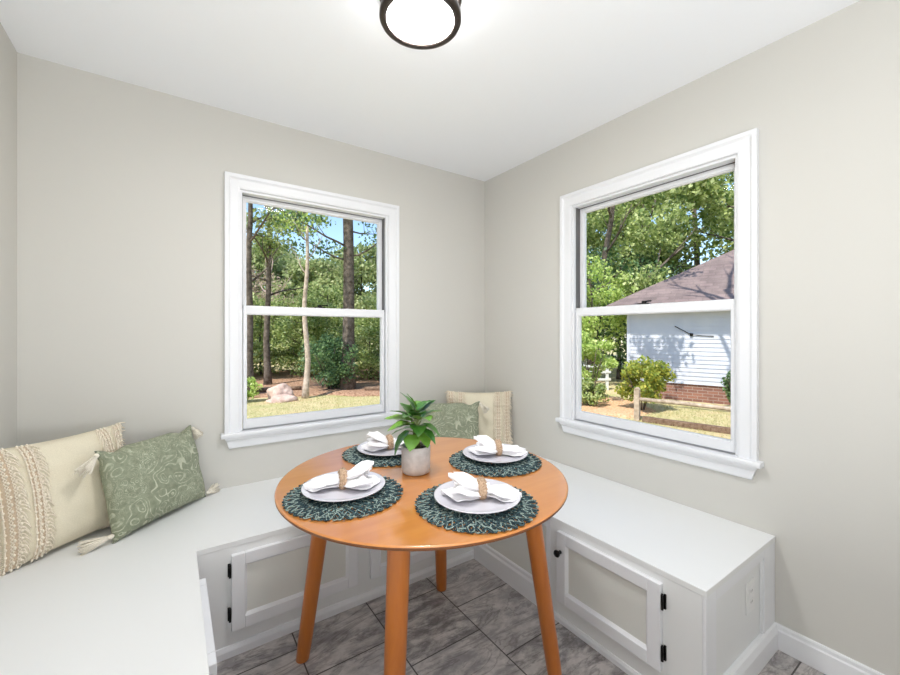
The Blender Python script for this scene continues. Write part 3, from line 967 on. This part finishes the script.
def cream_pillow(label):
    r = thing('throw_pillow', label, 'pillow')
    w, h = 0.48, 0.42
    P = pillow_fn(w, h, 0.17, 0.055, 7.0, 0.008)
    o = pillow_mesh(P).build('pillow_cover', 'cream_linen', r)
    weld(o)
    def S(u, v, lift=0.003):
        u = max(-1, min(1, u)); v = max(-1, min(1, v))
        p = P(u, v, -1)
        return p + Vector((0, -lift, 0))
    rn = random.Random(21)
    for sg in (-1, 1):
        mb = MB()
        for (c0, c1) in ((0.985, 0.83), (0.66, 0.53)):
            cols = 2
            rows = 17
            wd = (c0 - c1) / cols
            # tan underlay painting shade into the holes of the net, then a diamond net: zig-zag cords crossing at knots
            gv = [S(sg * (c0 + (c1 - c0) * a_ / 4), -0.985 + 1.97 * b_ / 40, 0.0012) for b_ in range(41) for a_ in range(5)]
            mb.add(gv, [(b_ * 5 + a_, b_ * 5 + a_ + 1, b_ * 5 + a_ + 6, b_ * 5 + a_ + 5) for b_ in range(40) for a_ in range(4)], 1, True)
            for k in range(cols + 1):
                for ph in (0, 1):
                    pts = []
                    for j in range(rows * 2 + 1):
                        v = -0.985 + 1.97 * j / (rows * 2)
                        off = wd * (0.5 if (j + ph) % 2 else 0) * (1 if k < cols else 0)
                        pts.append(S(sg * (c1 + k * wd + off), v, 0.004 + 0.002 * ((j + ph) % 2)))
                    mb.tube(pts, 0.0023, 5)
            for k in range(cols + 1):
                for j in range(rows + 1):
                    v = -0.985 + 1.97 * j / rows
                    p = S(sg * (c1 + k * wd), v, 0.005)
                    mb.tube([p + Vector((0, 0, -.005)), p + Vector((0, -.003, 0)), p + Vector((0, 0, .005))], [0.003, 0.0052, 0.003], 6)
            # fringe hanging from the net
            for j in range(34):
                v = 0.985 - 1.97 * j / 33
                u0 = c1
                Lf = rn.uniform(0.07, 0.12)
                dv = rn.uniform(0.10, 0.22)
                pts = [S(sg * (u0 - Lf * q), v - dv * q * q, 0.004 + 0.006 * q * (1 - q) + rn.uniform(0, 0.003)) for q in (0, 0.35, 0.7, 1)]
                mb.tube(pts, [0.0024, 0.0024, 0.0022, 0.0014], 4)
        # outer hem tufts that break the silhouette
        for j in range(64):
            v = -1 + 2 * j / 63
            p = P(sg * 1.0, v, -1)
            q = p + Vector((sg * rn.uniform(0.012, 0.028), rn.uniform(-.012, .006), rn.uniform(-.026, 0.0)))
            q.z = max(q.z, 0.003)
            mb.tube([p - Vector((sg * 0.012, 0.004, 0)), p + Vector((sg * .006, -.003, 0)), q], [0.003, 0.003, 0.0016], 4)
        mb.build('macrame_band', ['cord_cream', 'hole_shade_tan'], r)['label'] = 'knotted macrame band with fringe'
    return r
c1 = cream_pillow('cream pillow with macrame bands at the far left, partly behind the sage pillow')
c2 = dup(c1, 'cream macrame-banded pillow standing in the corner between the two windows')
put(c1, (-2.312, -0.300, HS + 0.002), math.radians(41), math.radians(11), sc=(0.91, 0.9, 1))
put(c2, (-0.231, -0.217, HS + 0.004), math.radians(-36), math.radians(8), sc=(0.92, 0.92, 0.95))

g2 = sage_pillow('sage green paisley pillow in the far corner, behind the potted plant')
tassel(g2, (0.222, -0.010, 0.352), (0.75, -0.35, -1.0), 0.075, 6)
tassel(g2, (-0.222, -0.010, 0.352), (-0.6, -0.3, -1.0), 0.075, 7)
put(g2, (-0.535, -0.265, HS + 0.002), math.radians(-30), math.radians(14))

#OUTDOORS
# ------------------------------------------------------------------ outdoors: ground
s_ = 60
gm = MB()
gm.add([(-s_, -s_, ZG), (s_, -s_, ZG), (s_, s_, ZG), (-s_, s_, ZG)], [(0, 1, 2, 3)])
struct(gm.build('lawn_ground', 'lawn'), 'pale dry lawn around the house')

def bed(name, outline, matn, label, h=0.03, seed=1):
    """Low irregular mound following an outline."""
    n = 64
    cx = sum(p[0] for p in outline) / len(outline); cy = sum(p[1] for p in outline) / len(outline)
    per = []
    m_ = len(outline)
    for i in range(n):
        t_ = i / n * m_
        k = int(t_); f_ = t_ - k
        a, b = outline[k % m_], outline[(k + 1) % m_]
        x = a[0] + (b[0] - a[0]) * f_; y = a[1] + (b[1] - a[1]) * f_
        w = 0.22 * noise.noise(Vector((x * 0.9, y * 0.9, seed)))
        per.append((x + w, y + w))
    mb = MB(); vs = []; fs = []
    rings = (1.0, 0.97, 0.9, 0.75, 0.55, 0.35, 0.15)
    for q, r in enumerate(rings):
        for x, y in per:
            px, py = cx + (x - cx) * r, cy + (y - cy) * r
            z = ZG + (0 if q == 0 else h * min(1, q / 2) + 0.03 * noise.noise(Vector((px * 1.3, py * 1.3, seed))) * (q > 1))
            vs.append((px, py, max(z, ZG + 0.004 * (q > 0))))
    for q in range(len(rings) - 1):
        for i in range(n):
            j = (i + 1) % n
            fs.append((q * n + i, q * n + j, (q + 1) * n + j, (q + 1) * n + i))
    fs.append(tuple(range((len(rings) - 1) * n, len(rings) * n)))
    mb.add(vs, fs, 0, True)
    o = mb.build(name, matn)
    return struct(o, label)
bed('leaf_bed', [(-2.5, 9.6), (0.2, 9.35), (2.0, 8.3), (3.2, 6.9), (5.5, 5.8), (9, 14), (4, 17), (-3, 17)], 'leaf_litter', 'brown leaf litter under the trees of the back yard', 0.06, 2)
bed('straw_bed', [(4.9, 3.2), (5.7, 2.25), (6.9, 2.3), (7.8, 3.4), (7.6, 5.0), (6.0, 5.2), (5.1, 4.6)], 'pine_straw', 'orange pine straw bed beside the neighbouring house', 0.03, 5)

# ------------------------------------------------------------------ outdoors: trees and shrubs
def leaf_mesh_cloud(name, seed, clumps, size, mat, up=0.35):
    rg = np.random.default_rng(seed)
    C_ = []
    for (c, r, n) in clumps:
        d = rg.normal(size=(n, 3)); d /= np.linalg.norm(d, axis=1)[:, None]
        rad = rg.random(n) ** 0.45
        C_.append(np.array(c) + d * rad[:, None] * np.array(r if isinstance(r, (tuple, list)) else (r, r, r)))
    P_ = np.concatenate(C_)
    N = len(P_)
    ax = rg.normal(size=(N, 3)); ax[:, 2] -= up; ax /= np.linalg.norm(ax, axis=1)[:, None]
    nn = rg.normal(size=(N, 3)); nn[:, 2] += 1.0
    sd = np.cross(nn, ax); sd /= np.linalg.norm(sd, axis=1)[:, None] + 1e-9
    nr = np.cross(ax, sd)
    L = size * rg.uniform(0.65, 1.3, N)[:, None]
    b = P_ - ax * L * 0.5; t_ = P_ + ax * L * 0.5
    l = P_ - sd * L * 0.33 + nr * L * 0.12; r_ = P_ + sd * L * 0.33 + nr * L * 0.12
    V = np.stack([b, r_, t_, l], 1).reshape(-1, 3)
    Q = np.arange(4 * N).reshape(-1, 4)
    return np_mesh(name, V, Q, mat)

def trunk_mb(h, r, seed, lean=(0, 0), branches=(), r_top=0.35):
    rn = random.Random(seed)
    mb = MB()
    n = 14
    ox, oy = rn.uniform(0, 9), rn.uniform(0, 9)
    def at(t_):
        return Vector((lean[0] * t_ + 0.12 * noise.noise(Vector((ox, t_ * 3, 0))) * min(1, t_ * 4), lean[1] * t_ + 0.12 * noise.noise(Vector((oy, t_ * 3, 5))) * min(1, t_ * 4), h * t_))
    mb.tube([at(i / n) - Vector((0, 0, 0.06 if i == 0 else 0)) for i in range(n + 1)], [r * (1 + 0.35 * math.exp(-i * 1.6)) * (1 - (1 - r_top) * i / n) for i in range(n + 1)], 12)
    for (t0, az, el, L, rb) in branches:
        p = at(t0)
        d = Vector((math.cos(az) * math.cos(el), math.sin(az) * math.cos(el), math.sin(el)))
        pts = [p]
        q = p.copy()
        for k in range(6):
            d = (d + Vector((rn.uniform(-.22, .22), rn.uniform(-.22, .22), rn.uniform(-.12, .2)))).normalized()
            q = q + d * L / 6
            pts.append(q.copy())
        mb.tube(pts, [rb * (1 - 0.75 * k / 6) for k in range(7)], 7)
        for k in (2, 3, 4, 5):
            dd = (d + Vector((rn.uniform(-.9, .9), rn.uniform(-.9, .9), rn.uniform(-.4, .8)))).normalized()
            e = pts[k]
            mb.tube([e, e + dd * L * 0.18, e + dd * L * 0.32 + Vector((0, 0, 0.03))], [rb * 0.4, rb * 0.25, rb * 0.1], 5)
    return mb

def tree(name, label, cat, loc, trunk, clumps, size, leaf, bark, seed, group=None, rot=0):
    t_ = thing(name, label, cat, (loc[0], loc[1], ZG), rot, group)
    if trunk:
        trunk.build('trunk', bark, t_)
    if clumps:
        link('foliage', leaf_mesh_cloud('foliage', seed, clumps, size, leaf), t_)
    return t_

def crown(seed, z0, z1, rad, n, k, cr, flat=0.7):
    """n clumps of k leaves inside an ellipsoid between heights z0 and z1."""
    rn = random.Random(seed)
    out = []
    for i in range(n):
        while True:
            x, y, z = rn.uniform(-1, 1), rn.uniform(-1, 1), rn.uniform(-1, 1)
            if x * x + y * y + z * z < 1 and x * x + y * y + z * z > 0.12:
                break
        out.append(((x * rad, y * rad, (z0 + z1) / 2 + z * (z1 - z0) / 2), (cr * rn.uniform(.7, 1.2), cr * rn.uniform(.7, 1.2), cr * flat), k))
    return out
def ring_br(n, t0, t1, el, L, rb, seed):
    rn = random.Random(seed)
    return [(t0 + (t1 - t0) * i / max(1, n - 1), i * 2.4 + rn.uniform(-.4, .4), el + rn.uniform(-.2, .3), L * rn.uniform(.7, 1.1), rb) for i in range(n)]

# the trees one can pick out behind the back window
tree('tall_tree', 'tall thick dark trunk with sparse branches, right half of the back window', 'tree', (2.31, 9.20),
     trunk_mb(13, 0.185, 3, branches=[(0.30, 2.9, 0.15, 1.9, 0.03), (0.33, 3.5, 0.3, 2.3, 0.035), (0.31, -0.5, 0.25, 1.6, 0.03), (0.37, 0.3, 0.1, 1.7, 0.03), (0.40, 3.0, 0.2, 2.2, 0.03), (0.5, 1, 0.3, 2.4, 0.04), (0.6, 4, 0.3, 2.4, 0.04)], r_top=0.5),
     [((-0.9, 0.2, 4.2), (0.9, 0.7, 0.35), 240), ((-1.5, -0.3, 4.9), (0.9, 0.7, 0.4), 260), ((0.8, -0.4, 4.55), (0.6, 0.5, 0.3), 150), ((1.0, 0.2, 5.3), (0.7, 0.6, 0.3), 170),
      ((-0.7, -0.3, 5.6), (1.0, .8, .4), 260), ((0.2, 0.3, 6.6), (1.8, 1.6, 0.8), 700), ((0, 0, 9.5), (2.4, 2.4, 2.4), 3000)], 0.10, 'leaves_dark', 'bark_dark', 31)
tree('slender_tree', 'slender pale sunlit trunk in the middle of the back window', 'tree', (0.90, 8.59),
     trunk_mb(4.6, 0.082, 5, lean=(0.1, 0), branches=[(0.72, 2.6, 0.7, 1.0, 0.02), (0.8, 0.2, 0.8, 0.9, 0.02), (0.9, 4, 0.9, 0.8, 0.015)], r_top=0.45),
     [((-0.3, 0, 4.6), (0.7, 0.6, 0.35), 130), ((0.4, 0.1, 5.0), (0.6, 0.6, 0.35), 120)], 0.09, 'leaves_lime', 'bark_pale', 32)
tree('edge_tree', 'dark trunk at the left edge of the back window', 'tree', (-0.29, 9.78),
     trunk_mb(6.2, 0.13, 7, branches=ring_br(6, 0.5, 0.95, 0.4, 1.8, 0.035, 2)), crown(4, 4.4, 8.0, 1.6, 13, 170, 0.55), 0.11, 'leaves_green', 'bark_dark', 33)
tree('leafy_tree', 'green leafy tree spreading over the upper left of the back window', 'tree', (0.53, 11.65),
     trunk_mb(7.0, 0.11, 9, branches=ring_br(9, 0.42, 0.95, 0.3, 2.0, 0.035, 5)), crown(6, 4.1, 8.4, 1.9, 24, 200, 0.52), 0.12, 'leaves_green', 'bark_dark', 34)
tree('blossom_tree', 'pinkish half-bare tree behind the slender pale trunk', 'tree', (1.55, 17.4),
     trunk_mb(4.4, 0.08, 11, branches=ring_br(9, 0.35, 0.95, 0.7, 1.6, 0.03, 6)), crown(8, 1.8, 4.9, 1.7, 22, 130, 0.55), 0.10, 'leaves_pinkish', 'bark_twig', 35)
def shrub(name, label, loc, rad, h, n, leaf, seed, size=0.09, k=150, z0=0.0):
    rn = random.Random(seed)
    mb = MB()
    for i in range(7):
        a = i * 0.9 + rn.uniform(-.3, .3)
        mb.tube([(0.04 * math.cos(a), 0.04 * math.sin(a), -0.03), (rad * .3 * math.cos(a), rad * .3 * math.sin(a), h * .45), (rad * .6 * math.cos(a), rad * .6 * math.sin(a), h * .8)], [0.018, 0.013, 0.006], 6)
    t_ = thing(name, label, 'shrub', (loc[0], loc[1], ZG))
    mb.build('stems', 'bark_dark', t_)
    cl = []
    for (c, r, q) in crown(seed, z0 + 0.12 * h, h, rad * 0.82, n, k, rad * 0.34, 0.8):
        cl.append((c, r, q))
    link('foliage', leaf_mesh_cloud('foliage', seed, cl, size, leaf), t_)
    return t_
shrub('dark_shrub', 'broad dark green shrub beside the tall dark trunk', (1.90, 9.55), 0.95, 1.65, 34, 'leaves_dark', 41)
shrub('low_shrub', 'small bright green shrub at the lower left of the back window', (-0.62, 8.75), 0.42, 0.62, 14, 'leaves_lime', 42, 0.07, 90)
shrub('yellow_shrub', 'rounded yellow-green bush behind the wooden fence post', (6.62, 2.52), 0.62, 1.14, 28, 'leaves_yellow', 43, 0.085, 110, 0.12)
shrub('corner_shrub', 'dark green bush against the brick base at the right window edge', (8.05, 1.12), 0.45, 0.98, 18, 'leaves_dark', 44, 0.08, 110)
shrub('lime_shrub', 'tall bright green bush at the left edge of the right window', (6.70, 3.92), 0.62, 1.75, 26, 'leaves_lime', 45, 0.09, 120)
shrub('hedge_shrub', 'low green bush in front of the white rail fence', (6.2, 3.55), 0.45, 0.6, 16, 'leaves_green', 46, 0.07, 90)

# understory and far trees: one of each kind, then copies
under = tree('understory_tree', 'bushy green young tree in the woods behind the back yard', 'tree', (-0.6, 14.0),
             trunk_mb(3.9, 0.055, 13, branches=ring_br(8, 0.25, 0.95, 0.5, 1.2, 0.02, 8)), crown(12, 0.3, 4.4, 1.45, 34, 190, 0.55), 0.13, 'leaves_green', 'bark_dark', 51, 'young trees in the woods')
i = 0
for x, y, sc in [(0.9, 15.2, 0.92), (2.1, 13.2, 0.85), (3.3, 14.2, 0.95), (3.9, 11.2, 0.8), (5.0, 12.6, 0.95), (4.6, 9.6, 0.85), (-1.6, 16.5, 1.1), (2.9, 16.5, 1.05), (5.9, 10.9, 1.0), (-3.2, 15.2, 1.0), (-4.8, 17.0, 1.1), (7.4, 12.8, 1.05), (9.2, 11.6, 1.0), (8.4, 15.6, 1.1)]:
    i += 1
    dup(under, None, (x, y, ZG), (0, 0, i * 1.7), (sc, sc, sc * (0.72 + 0.06 * (i % 4))))
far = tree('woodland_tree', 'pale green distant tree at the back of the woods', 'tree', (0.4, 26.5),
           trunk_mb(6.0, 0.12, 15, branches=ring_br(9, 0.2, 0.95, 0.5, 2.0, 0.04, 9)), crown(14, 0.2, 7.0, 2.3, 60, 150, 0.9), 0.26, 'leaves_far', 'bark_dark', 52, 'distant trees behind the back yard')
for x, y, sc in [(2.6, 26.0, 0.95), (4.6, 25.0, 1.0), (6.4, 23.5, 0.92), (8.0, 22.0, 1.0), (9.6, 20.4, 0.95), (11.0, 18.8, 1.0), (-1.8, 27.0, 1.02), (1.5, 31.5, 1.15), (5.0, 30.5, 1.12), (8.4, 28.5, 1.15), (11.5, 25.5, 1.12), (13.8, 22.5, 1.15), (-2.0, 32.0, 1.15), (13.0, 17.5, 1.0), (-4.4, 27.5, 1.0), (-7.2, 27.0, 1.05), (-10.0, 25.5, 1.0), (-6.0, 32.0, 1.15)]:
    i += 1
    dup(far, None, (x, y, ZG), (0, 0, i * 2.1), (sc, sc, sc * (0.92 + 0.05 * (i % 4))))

big = tree('shade_tree', 'large green tree with a long slanting limb, left side of the right window', 'tree', (10.6, 6.7),
           trunk_mb(7.5, 0.17, 17, lean=(0.5, -0.6), branches=[(0.32, -1.1, 0.65, 3.6, 0.09), (0.45, 2.0, 0.5, 2.4, 0.06)] + ring_br(7, 0.45, 0.95, 0.4, 2.4, 0.05, 3)), crown(16, 2.0, 9.0, 2.9, 36, 220, 0.68), 0.15, 'leaves_green', 'bark_dark', 53)
bl = tree('leafy_tree', 'dense green tree behind the neighbouring house', 'tree', (15.2, 7.4),
          trunk_mb(8, 0.16, 19, branches=ring_br(8, 0.3, 0.95, 0.4, 2.4, 0.05, 4)), crown(18, 1.6, 10.0, 3.2, 50, 200, 0.85), 0.20, 'leaves_green', 'bark_dark', 54, 'trees behind the neighbouring house')
for x, y, sc in [(17.2, 4.2, 1.0), (19.0, 1.0, 1.0), (13.8, 10.6, 0.95), (20.5, 7.5, 1.3), (17.5, 11.5, 1.25), (22.5, 3.0, 1.3)]:
    i += 1
    dup(bl, None, (x, y, ZG), (0, 0, i * 1.3), (sc, sc, sc))
lt = tree('lime_tree', 'sunlit lime-green sapling left of the white siding', 'tree', (9.0, 5.6),
          trunk_mb(3.6, 0.05, 21, branches=ring_br(7, 0.3, 0.95, 0.4, 1.1, 0.02, 7)), crown(20, 0.9, 4.2, 1.15, 26, 150, 0.45), 0.11, 'leaves_lime', 'bark_dark', 55)
tree('dark_tree', 'dark green tree low behind the corner of the white house', 'tree', (11.7, 6.3),
     trunk_mb(4.0, 0.08, 23, branches=ring_br(7, 0.3, 0.95, 0.4, 1.4, 0.03, 7)), crown(22, 0.2, 4.8, 1.9, 34, 190, 0.7), 0.14, 'leaves_dark', 'bark_dark', 56)
# stands south-west of the house wall; its branches throw the dappled shade seen there
tree('yard_tree', 'tree in the side yard shading the white house', 'tree', (5.3, -1.2),
     trunk_mb(8.2, 0.15, 25, lean=(0.2, 1.7), branches=ring_br(9, 0.5, 0.97, 0.35, 2.6, 0.06, 12)),
     [((c[0] + 0.2, c[1] + 1.9, c[2]), r, k) for c, r, k in crown(24, 5.2, 9.2, 2.5, 15, 90, 0.42)], 0.14, 'leaves_green', 'bark_dark', 57)

# ------------------------------------------------------------------ boulders and logs
def boulder(name, label, loc, sx, sy, sz, seed):
    b = bmesh.new()
    bmesh.ops.create_icosphere(b, subdivisions=4, radius=1.0)
    for v in b.verts:
        n = v.co.normalized()
        k = 1 + 0.28 * noise.noise(n * 1.3 + Vector((seed, 0, 0))) + 0.10 * noise.noise(n * 3.5 + Vector((0, seed, 0)))
        v.co = Vector((n.x * sx * k, n.y * sy * k, max(-0.35, n.z) * sz * k))
    for f in b.faces:
        f.smooth = True
    me = bpy.data.meshes.new(name); b.to_mesh(me); b.free()
    me.materials.append(MAT['rock'])
    o = link(name, me, None, 0, loc)
    return tag(o, label, 'rock')
boulder('boulder', 'large pinkish boulder in the back yard, left half of the window', (0.33, 8.80, ZG + 0.10), 0.33, 0.28, 0.30, 3)
boulder('boulder', 'low flat pinkish rock in front of the large boulder', (0.28, 8.42, ZG + 0.03), 0.34, 0.22, 0.13, 8)
def log(label, a, b, r, seed, z=ZG + 0.07):
    a = Vector((a[0], a[1], z)); b = Vector((b[0], b[1], z))
    pts = [a.lerp(b, k / 8) + Vector((0, 0, 0.03 * noise.noise(Vector((k * .5, seed, 0))))) for k in range(9)]
    return tag(MB().tube(pts, [r * (1 - 0.03 * k) for k in range(9)], 10).build('fallen_log', 'log_wood'), label, 'log')
log('weathered log lying behind the boulders at the edge of the woods', (-0.5, 10.2), (1.1, 9.75), 0.08, 1, ZG + 0.12)
log('weathered log lying right of the dark shrub at the edge of the woods', (2.6, 8.6), (4.0, 7.6), 0.07, 2, ZG + 0.11)

# ------------------------------------------------------------------ neighbouring house
hs = thing('neighbour_house', 'white sided house with brick base and brown hip roof in the right window', 'house', (8.38, 3.91, ZG), math.atan2(-0.958, 0.288))
LX, DP = 9.0, 7.0
zb, ze = 0.44, 2.33       # brick top and soffit above ground
MB().box((0.02, 0.02, -0.1), (LX, DP, zb)).build('foundation', 'foundation_brick', hs)
sd = MB()
nl = int((ze - zb) / 0.105)
lap = (ze - zb) / nl
prof = []
for k in range(nl):
    z = zb + k * lap
    prof += [(-0.018, z), (-0.004, z + lap)]
prof = prof + [(0.10, ze), (0.10, zb)]
sd.prism([(y, z) for y, z in prof], 'x', 0.0, LX)
sd.prism([(x, z) for x, z in prof], 'y', 0.10, DP)
sd.build('siding', 'siding_white', hs)
MB().box((-0.025, -0.025, zb), (0.06, 0.06, ze)).build('corner_board', 'siding_white', hs)
oh = 0.46
zr = ze + 0.16
pitch = 0.60
hw_ = (DP + 2 * oh) / 2
x0, x1, y0, y1 = -oh, LX + oh, -oh, DP + oh
zt = zr + pitch * hw_
v = [(x0, y0, zr), (x1, y0, zr), (x1, y1, zr), (x0, y1, zr), (x0 + hw_, (y0 + y1) / 2, zt), (x1 - hw_, (y0 + y1) / 2, zt)]
v2 = [(x, y, z - 0.04) for x, y, z in v]
MB().add(v + v2, [(0, 1, 5, 4), (1, 2, 5), (2, 3, 4, 5), (3, 0, 4), (6, 10, 11, 7), (7, 11, 8), (8, 11, 10, 9), (9, 10, 6), (0, 6, 7, 1), (1, 7, 8, 2), (2, 8, 9, 3), (3, 9, 6, 0)]).build('roof', 'roof_shingle', hs)
b = MB()
b.box((x0 + .01, y0 + .01, ze), (x1 - .01, y0 + 0.03, zr - 0.02)); b.box((x0 + .01, y0 + 0.03, ze), (x0 + 0.03, y1 - .01, zr - 0.02))
b.box((x0 + 0.03, y0 + 0.03, ze), (x1 - .01, 0.1, ze + 0.02)); b.box((x0 + 0.03, 0.1, ze), (0.1, y1 - .01, ze + 0.02))
b.build('fascia', 'fascia', hs)
cb = MB()
cb.tube([(1.15, -0.03, 1.92), (1.35, -0.03, 1.80), (1.52, -0.04, 1.70), (1.75, -0.03, 1.67), (2.0, -0.03, 1.66)], 0.010, 6)
cb.build('cable', 'black_metal', hs)
MB().box((1.49, -0.06, 1.66), (1.56, -0.018, 1.74)).build('junction_box', 'black_metal', hs, bevel=0.01)

# ------------------------------------------------------------------ wooden post-and-rail fence, white rail fence
fc = thing('split_rail_fence', 'weathered wooden post and rail fence on the lawn outside the right window', 'fence', (5.63, 2.04, ZG), math.atan2(-1.498, 0.338))
for x in (0.0, 2.6):
    pm = MB()
    pm.box((x - 0.05, -0.05, -0.1), (x + 0.05, 0.05, 0.62)).prism([(x - 0.05, 0.62), (x + 0.05, 0.62), (x + 0.02, 0.66), (x - 0.02, 0.66)], 'y', -0.05, 0.05)
    pm.build('post', 'fence_wood', fc, bevel=0.008)
MB().tube([(0.05, 0, 0.43), (0.8, 0.01, 0.435), (1.7, 0, 0.425), (2.55, 0, 0.43)], 0.038, 8).build('rail', 'fence_wood', fc)
tag(MB().box((0, -0.07, 0), (2.5, 0.07, 0.10)).build('landscape_timber', 'log_wood', None, bevel=0.012, loc=(5.645, 1.93, ZG + 0.0)), 'dark brown timber lying on the grass below the wooden rail fence', 'timber').rotation_euler = (0, 0, math.atan2(-1.498, 0.338))
wf = thing('white_fence', 'white rail fence at the left edge of the right window', 'fence', (7.55, 5.65, ZG), math.atan2(-0.55, 0.9))
for x in (0.0, 0.75, 1.5):
    MB().box((x - 0.04, -0.04, 0), (x + 0.04, 0.04, 0.78)).build('post', 'fence_white', wf, bevel=0.006)
for z in (0.30, 0.52, 0.70):
    MB().box((-0.1, -0.06, z), (1.6, -0.04, z + 0.07)).build('rail', 'fence_white', wf, bevel=0.004)

# ------------------------------------------------------------------ grass
rg = np.random.default_rng(77)
def blades(n, poly_lo, poly_hi):
    return np.stack([rg.uniform(poly_lo[0], poly_hi[0], n), rg.uniform(poly_lo[1], poly_hi[1], n)], 1)
G = np.concatenate([blades(16000, (-1.6, 4.5), (4.5, 9.0)), blades(14000, (3.2, -0.8), (8.0, 3.6))])
n_ = len(G)
a = rg.uniform(0, 6.28, n_); hgt = rg.uniform(0.02, 0.055, n_); wdt = 0.004
p = np.concatenate([G, np.full((n_, 1), ZG)], 1)
dx = np.stack([np.cos(a) * wdt, np.sin(a) * wdt, np.zeros(n_)], 1)
tip = p + np.stack([rg.normal(0, .02, n_), rg.normal(0, .02, n_), hgt], 1)
o = link('grass', np_mesh('grass', np.stack([p - dx, p + dx, tip], 1).reshape(-1, 3), np.arange(3 * n_).reshape(-1, 3), 'grass_blades'))
o['kind'] = 'stuff'
tag(o, 'short dry grass on the lawn outside both windows', 'grass')
